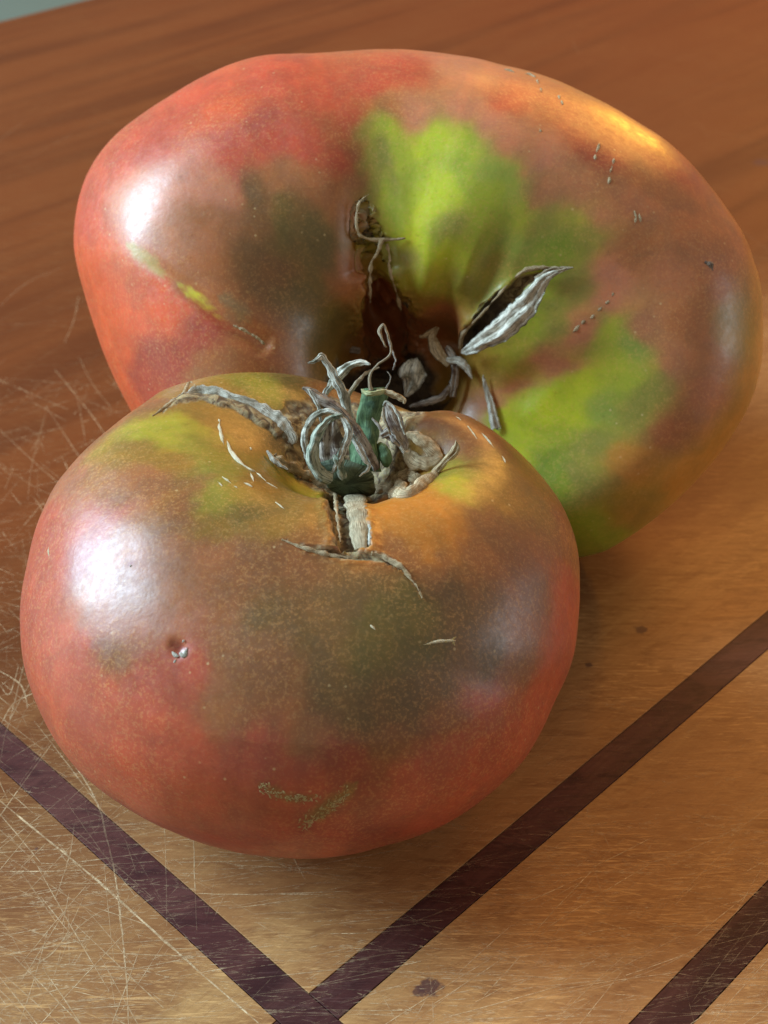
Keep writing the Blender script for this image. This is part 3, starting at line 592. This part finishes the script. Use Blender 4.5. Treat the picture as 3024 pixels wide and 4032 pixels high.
def tube(name, P, Rd, mat, root, rough=.02, fr=5, seed=0, m_=50, ns=28, cap=True, squash=1.0):
    P = np.asarray(P, float); t = np.linspace(0, 1, m_); C_ = catmull(P, t); Rr = catmull(np.asarray(Rd, float)[:, None], t)[:, 0]
    T_ = np.gradient(C_, axis=0); T_ /= np.linalg.norm(T_, axis=1, keepdims=True)
    V = []; al = []; ac = []; L_ = np.concatenate([[0], np.cumsum(np.linalg.norm(np.diff(C_, axis=0), axis=1))])
    for i in range(m_):
        nv = CP-C_[i]; nv /= np.linalg.norm(nv); nv = nv-T_[i]*(nv@T_[i]); nv /= np.linalg.norm(nv); sv = np.cross(T_[i], nv)
        for j in range(ns):
            a = j/ns*2*math.pi; V.append(C_[i]+Rr[i]*(sv*math.cos(a)+nv*math.sin(a)*squash)); al.append(L_[i]*1.2+seed); ac.append(math.cos(a)*2.2)
    V = np.array(V); Cc = np.repeat(C_, ns, 0); d = V-Cc; d /= np.linalg.norm(d, axis=1, keepdims=True)+1e-9
    V = V + d*(fbm(V, fr, seed+40, 4)*rough)[:, None]
    Fc = [(i*ns+j, i*ns+(j+1) % ns, (i+1)*ns+(j+1) % ns, (i+1)*ns+j) for i in range(m_-1) for j in range(ns)]
    Fc += [tuple(range(ns))[::-1], tuple(range((m_-1)*ns, m_*ns))]
    rl = np.array(root.matrix_basis.translation)/CM
    o = link_mesh(name, V-rl, Fc, mat, root); fattr(o, 'along', al); fattr(o, 'across', ac); return o

# front calyx: everything is laid out about the stem's foot
foot = ft.world(np.array([[.75, .15, 1.9]]))[0]; FD = (foot-CP)@fw
print('stem foot px', proj(foot[None])/1.8228)
K = 24.0/5500/1.8433               # cm per unit of the z2 measurements
def A2(L, fn=z2, depth=FD): return [at(fn(x, y), depth, d) for x, y, d in L]
def rb(L, W, mat, nm='sepal', fn=z2, k=K, depth=None, root=None, **kw):
    return ribbon(nm, A2(L, fn, FD if depth is None else depth), np.array(W)*k*.94, mat, root or f_root, seed=int(L[0][0]) % 37, **kw)
E_ = .35
cup = tube('calyx_cup', A2([(572,1122,.40), (576,1104,.38), (584,1080,.34), (596,1050,.28), (615,1010,.2)]), np.array([30, 150, 205, 150, 60])*K, M_CUP, f_root, rough=.07, fr=5)
cage_shade = ribbon('sepal', A2([(470,640,.35), (455,780,.30), (455,900,.30), (490,1020,.35)]), np.array([90, 190, 210, 150])*K, M_BRN, f_root, seed=17, th=.02, cup=.4)  # dark ribbon standing in for the shade inside the sepal cage
stem = tube('stem', A2([(700,1010,.1), (715,900,.12), (735,760,.15), (748,640,.15), (765,520,.15), (775,440,.15), (776,425,.15)]), np.array([130, 112, 92, 78, 84, 98, 72])*K, M_STEM, f_root, rough=.075, fr=3.2)
tube('knuckle', A2([(820,830,.2), (850,880,.3), (870,940,.3), (870,990,.25)]), np.array([20, 36, 38, 16])*K, M_STEM, f_root, rough=.03)
M_RIM = dry_mat('pale cut stem edge', (.16, .18, .06), (.30, .33, .13), (.55, .56, .30), 8)
rb([(690,432,.35), (720,455,.5), (765,460,.55), (820,450,.5), (860,440,.35)], [25, 40, 35, 40, 25], M_RIM, 'stem_rim', th=.02)
rb([(790,440,.3), (860,446,.4), (930,475,.45), (992,508,.45), (990,535,.45)], [20, 38, 48, 42, 15], M_CORK)
rb([(600,660,.25), (560,480,.45), (490,340,.5), (437,240,.5), (400,186,.55), (360,215,.6), (295,240,.6)], [60, 78, 66, 50, 46, 38, 10], M_GREY, twist=(.2, -.4))
rb([(420,480,.1), (480,380,.1), (560,290,.1), (640,240,.1), (700,230,.1), (758,246,.15)], [40, 62, 78, 60, 50, 14], M_GREY, twist=(-.2, .5))
rb([(588,490,.1), (640,400,.1), (700,330,.05), (745,300,.0), (820,262,.0)], [24, 34, 26, 20, 12], M_TAN)
rb([(262,418,.8), (330,450,.8), (400,505,.8), (520,580,.8), (620,680,.75), (700,800,.7), (760,920,.6), (800,1010,.5)], [20, 58, 92, 72, 62, 62, 70, 60], M_BRN, twist=(.1, .5))
rb([(300,430,.82), (345,490,.82), (385,570,.8), (405,690,.75)], [20, 40, 34, 18], M_GREY)
rb([(540,610,.9), (440,585,.9), (350,622,.85), (288,715,.8), (276,820,.8), (310,940,.75), (370,1030,.7)], [22, 46, 52, 48, 50, 66, 80], M_GREY, cup=.7)
rb([(548,618,1.05), (460,650,1.05), (390,730,1.05), (343,830,1.05), (335,930,1.0), (385,1030,.9), (470,1085,.8)], [26, 52, 72, 80, 86, 96, 90], M_GGR, cup=.7)
rb([(500,606,1.0), (560,650,1.05), (597,740,1.1), (572,850,1.1), (540,930,1.05), (480,1035,.9)], [26, 48, 60, 62, 48, 24], M_GREY, twist=(0, .6))
rb([(560,840,1.0), (530,930,1.0), (540,1020,.95), (560,1080,.85)], [30, 60, 70, 60], M_GGR)
rb([(612,765,.85), (660,850,.95), (712,930,.95), (740,972,.95), (722,1020,.95), (668,1062,.9)], [40, 44, 34, 26, 24, 12], M_GREY)
rb([(860,530,.7), (905,600,.75), (950,700,.75), (985,790,.65), (1010,870,.55)], [44, 96, 104, 78, 30], M_BRN, twist=(-.2, .2))
rb([(846,548,.72), (868,520,.76), (915,560,.8), (955,640,.8), (1000,760,.75)], [12, 20, 16, 16, 10], M_GREY)
rb([(850,560,.72), (850,630,.7), (880,700,.7), (900,760,.6)], [14, 20, 18, 14], M_TAN)
rb([(765,640,.45), (815,705,.5), (850,760,.5), (900,800,.5)], [14, 26, 26, 22], M_BRN)
rb([(830,770,.5), (900,740,.55), (950,800,.6), (990,850,.5)], [40, 80, 90, 60], M_BRN)
rb([(925,790,.6), (945,740,.6), (965,800,.6), (1000,880,.55), (1030,870,.5)], [20, 26, 36, 46, 16], M_GREY)
rb([(480,905,1.0), (500,940,1.05), (512,985,1.0)], [30, 44, 20], M_GGR)
W1 = 24.0/5500/.9759
rb([(842,820,.4), (836,780,.42), (842,745,.42), (865,718,.42), (905,690,.42), (921,650,.42), (908,605,.42), (892,568,.42), (874,588,.42), (884,622,.42), (900,655,.4)], [16, 12, 9, 8, 8, 8, 9, 12, 14, 10, 5], M_TAN, fn=z1, k=W1, th=.01)
rb([(925,740,.1), (935,700,.1), (918,660,.1), (905,620,.1)], [8, 7, 6, 5], M_BRN, fn=z1, k=W1, th=.008)
rb([(880,850,.0), (882,820,.0), (905,800,.0), (918,770,.0), (905,745,0)], [6, 6, 6, 5, 4], M_BRN, fn=z1, k=W1, th=.008)

# torn cork rim of the hollow, following the skin
def surf_path(T, L, fn=z2, lift=.10): return [T.hit(*fn(x, y)) + (CP-T.hit(*fn(x, y)))/25*lift*1.0 for x, y in L]
tube('cork_rim', surf_path(ft, [(60,900), (120,960), (250,1035), (370,1100), (490,1150), (600,1165), (700,1150)]), np.array([14, 26, 30, 34, 38, 34, 40])*K, M_CORK, f_root, rough=.05, fr=9, squash=.6)
tube('cork_rim', surf_path(ft, [(620,1180), (700,1165), (800,1150), (900,1165), (960,1200), (1040,1190), (1120,1140), (1190,1070), (1240,1000)]), np.array([14, 30, 34, 40, 42, 50, 50, 40, 16])*K, M_CORK, f_root, rough=.045, fr=6, squash=.6, m_=80)
tube('cork_rim', surf_path(ft, [(1010,1180), (950,1110), (990,1050), (1070,1060), (1080,1120), (1030,1140)]), np.array([30, 40, 44, 40, 34, 12])*K, M_CORK, f_root, rough=.05, fr=9, squash=.6, m_=70)
tube('cork_rim', surf_path(ft, [(1020,760), (1080,770), (1150,830), (1225,890), (1265,930), (1180,980), (1090,950), (1020,880)]), np.array([20, 40, 50, 46, 26, 46, 60, 36])*K, M_CORK, f_root, rough=.05, fr=5, squash=.6, m_=80)
rb([(1170,1120,.0), (1225,1030,.1), (1290,950,.2), (1345,900,.28), (1375,850,.3), (1368,800,.33)], [40, 60, 44, 60, 50, 8], M_CORK, 'cork_flake', depth=(ft.hit(*z2(1230,1030))-CP)@fw)
rb([(5,875,.1), (40,930,.12), (100,980,.12), (155,1010,.1)], [18, 40, 34, 12], M_WHITE, 'cork_flake', depth=(ft.hit(*z2(60,950))-CP)@fw)
# raised corky ridge on the left shoulder with its torn tips
tube('cork_ridge', surf_path(ft, [(60,868), (110,850), (170,832), (240,838), (320,865), (400,895), (460,935), (505,985), (530,1030)], z1, .0), np.array([5, 15, 25, 29, 29, 31, 36, 38, 26])*W1*1.2, M_RIDGE, f_root, rough=.035, fr=9, squash=.17, m_=90)
for L, W in (([(110,850), (70,868), (30,895), (0,915)], [14, 14, 9, 4]), ([(118,842), (128,815), (145,785), (160,765)], [16, 16, 10, 3]), ([(140,835), (165,820), (180,800)], [10, 8, 3])):
    tube('cork_flake', surf_path(ft, L, z1, .02), np.array(W)*W1*.5, M_CORK, f_root, rough=.015, fr=12, squash=.6)
M_WEB = dry_mat('mottled cork web', (.11, .07, .04), (.34, .27, .16), (.60, .52, .34), 13, .7)
# cleft below the hollow: a corky web down its right wall, painted wet shine at its foot
tube('cork_web', surf_path(ft, [(640,1190), (650,1300), (665,1400), (680,1500), (690,1590)], z2, -.03), np.array([74, 70, 66, 58, 44])*K, M_WEB, f_root, rough=.030, fr=5, squash=.35)
tube('cork_web', surf_path(ft, [(500,1190), (505,1290), (520,1400), (535,1540)], z2, .01), np.array([14, 10, 10, 7])*K, M_CORK, f_root, rough=.02, fr=10)
tube('cork_web', surf_path(ft, [(745,1400), (752,1480), (745,1560)], z2, .01), np.array([10, 16, 10])*K, M_WHITE, f_root, rough=.02, fr=10)  # pale strip standing in for the wet shine, not cork

# back tomato: bleached sepals in the hollow and dry lips along its splits
BD = (bt.hit(1010, 790)-CP)@fw; KB = 29.0/5500; print('BD', BD, (bt.hit(880, 800)-CP)@fw)
def rbb(L, W, mat, nm='sepal', fn=z1, **kw):
    return ribbon(nm, [at(fn(x, y), BD, d) for x, y, d in L], np.array(W)*KB*(1/.9759 if fn is z1 else 1/1.8433), mat, b_root, seed=int(L[0][0]) % 41, **kw)
rbb([(1075,212,.0), (1060,290,.15), (1045,390,.1), (1010,480,.0)], [70, 185, 140, 24], M_GREY, fn=z2, cup=.3)
rbb([(1100,575,.1), (1078,615,.15), (1098,670,.15), (1140,715,.1)], [8, 34, 44, 30], M_CORK)
rbb([(1030,610,.0), (1070,600,.1), (1095,575,.2)], [10, 26, 6], M_CORK)
rbb([(1130,700,.2), (1175,706,.3), (1210,735,.3), (1226,775,.3)], [14, 34, 28, 4], M_WHITE)
rbb([(1130,650,.1), (1160,700,.15), (1165,760,.1), (1150,840,.0)], [22, 34, 30, 26], M_BRN)
rbb([(1150,790,.0), (1110,840,.1), (1050,865,.1), (990,880,.0)], [12, 26, 24, 10], M_BRN)
rbb([(560,680,-.8), (640,650,-.8), (720,655,-.8), (800,665,-.8)], [20, 44, 40, 24], M_BRN, nm='cork_flake')
def sp(T, L, lift): return surf_path(T, L, z1, lift)
def bl(nm, L, W, mat, lift=.02, **kw): return tube(nm, sp(bt, L, lift), np.array(W)*KB/.9759*.5, mat, b_root, **kw)
rbp = lambda L, W, mat, nm, lift=.12, **kw: ribbon(nm, surf_path(bt, L, z1, lift), np.array(W)*KB/.9759, mat, b_root, seed=int(L[0][0]) % 29, **kw)
rbp([(1185,672), (1250,640), (1330,590), (1410,520), (1470,440), (1510,385), (1560,362)], [16, 58, 80, 84, 66, 38, 10], M_RIDGE, 'dry_flap', lift=.45, cup=.10)
rbp([(1480,400), (1530,362), (1570,352), (1615,345)], [40, 34, 20, 4], M_TAN, 'dry_flap')
bl('split_lip', [(1185,655), (1195,600), (1260,530), (1330,450), (1390,385), (1450,350), (1520,345), (1600,345)], [14, 12, 8, 8, 12, 16, 12, 4], M_CORK, lift=-.01, rough=.02, fr=9, m_=70)
bl('split_lip', [(832,62), (800,90), (786,130), (785,185), (800,222), (850,238), (900,238), (972,233)], [3, 7, 8, 9, 11, 12, 12, 4], M_CORK, rough=.015, fr=9, m_=70)
bl('split_lip', [(880,240), (862,290), (842,330), (836,400), (838,480)], [12, 12, 10, 8, 6], M_CORK, lift=.06, rough=.03, fr=9)
bl('split_lip', [(900,255), (912,300), (910,350), (935,430), (955,510)], [8, 10, 10, 8, 6], M_CORK, lift=.05, rough=.03, fr=9)
bl('split_lip', [(310,568), (350,585), (395,610), (432,640)], [5, 8, 8, 6], M_CORK, rough=.02, fr=12)

# pale scabs and flecks on the skins
M_FLK = dry_mat('pale skin fleck', (.55, .42, .24), (.62, .52, .30), (.85, .78, .55), 10, .6)
def fleck(T, root, L, r, mat=M_FLK, name='skin_fleck'):
    P = [T.hit(*p) for p in L]
    if len(P) == 2: P = [P[0], (P[0]+P[1])/2, P[1]]
    W = [r*.25] + [r]*(len(P)-2) + [r*.25]
    tube(name, P, W, mat, root, rough=r*.5, fr=16, m_=10, ns=8, squash=.5, seed=int(L[0][0]) % 31)
for k in FLK: fleck(ft, f_root, k, .020)
fleck(ft, f_root, [(474,910),(474,925),(479,945),(484,962)], .030); fleck(ft, f_root, [(490,952),(498,975),(515,998),(548,1019)], .042)
for L in ([(1296,308),(1291,320),(1287,332)], [(1286,334),(1285,345)], [(1327,342),(1322,356)], [(1322,358),(1316,376)], [(1318,380),(1313,398)], [(1370,455),(1374,470),(1370,485)], [(1380,462),(1384,480)], [(1088,150),(1100,153),(1112,157)],
          [(1134,159),(1146,162),(1157,167)], [(1159,172),(1163,182)], [(1167,188),(1169,198)], [(1206,206),(1208,214)], [(1212,216),(1215,226)], [(1166,284),(1170,282)], [(1237,719),(1246,710),(1252,702)], [(1256,700),(1264,692)], [(1276,688),(1284,680)], [(1290,672),(1300,664)], [(1308,656),(1317,650)], [(1322,640),(1325,632)]):
    fleck(bt, b_root, L, .030, M_CORK)
fleck(bt, b_root, [(1522,566),(1534,574),(1540,584)], .06, M_BRN)
def sprinkle(T, root, path, n_, spread, r, l=9):
    for _ in range(n_):
        k = random.randrange(len(path)-1); t = random.random(); x = path[k][0]*(1-t)+path[k+1][0]*t+random.gauss(0, spread); y = path[k][1]*(1-t)+path[k+1][1]*t+random.gauss(0, spread*.6)
        dx, dy = path[k+1][0]-path[k][0], path[k+1][1]-path[k][1]; a = math.atan2(dy, dx)+random.gauss(0, .6); q = random.uniform(.4, 1)*l
        fleck(T, root, [(x, y), (x+q*math.cos(a), y+q*math.sin(a))], r*random.uniform(.5, 1.1), M_SCUFF)
M_SCUFF = dry_mat('olive russet scuff', (.38, .26, .09), (.48, .35, .13), (.64, .52, .27), 11, .7)
sprinkle(ft, f_root, [(560,1692),(580,1712),(600,1716),(625,1722),(650,1726),(690,1722)], 90, 6, .014, 10)
sprinkle(ft, f_root, [(650,1786),(690,1758),(725,1735),(755,1700)], 110, 9, .013, 10)
sprinkle(ft, f_root, [(912,1393),(950,1386),(985,1383)], 8, 2, .018, 16)

tube('split_lip', surf_path(ft, [(110,1518),(200,1555),(300,1590),(420,1622),(540,1642),(650,1650)], z2, .04), np.array([2, 9, 12, 13, 11, 6])*K, M_CORK, f_root, rough=.02, fr=9, squash=.3)
tube('split_lip', surf_path(ft, [(760,1620),(860,1650),(930,1690),(1000,1745),(1060,1820),(1100,1880),(1130,1945)], z2, .04), np.array([8, 15, 17, 13, 8, 6, 2])*K, M_CORK, f_root, rough=.025, fr=9, squash=.3)

rbp([(1272,762), (1288,830), (1304,890), (1322,962)], [4, 22, 32, 36], M_RIDGE, 'dry_flap', lift=.12, cup=.2)

fleck(ft, f_root, [(372,1408),(378,1414),(386,1418)], .030, M_WHITE); fleck(ft, f_root, [(388,1410),(396,1416),(402,1410),(404,1398)], .040, M_WHITE); fleck(ft, f_root, [(380,1424),(376,1432)], .022, M_WHITE); fleck(ft, f_root, [(398,1382),(394,1388)], .018, M_WHITE)
fleck(ft, f_root, [(281,1224),(285,1221)], .022, M_WHITE)
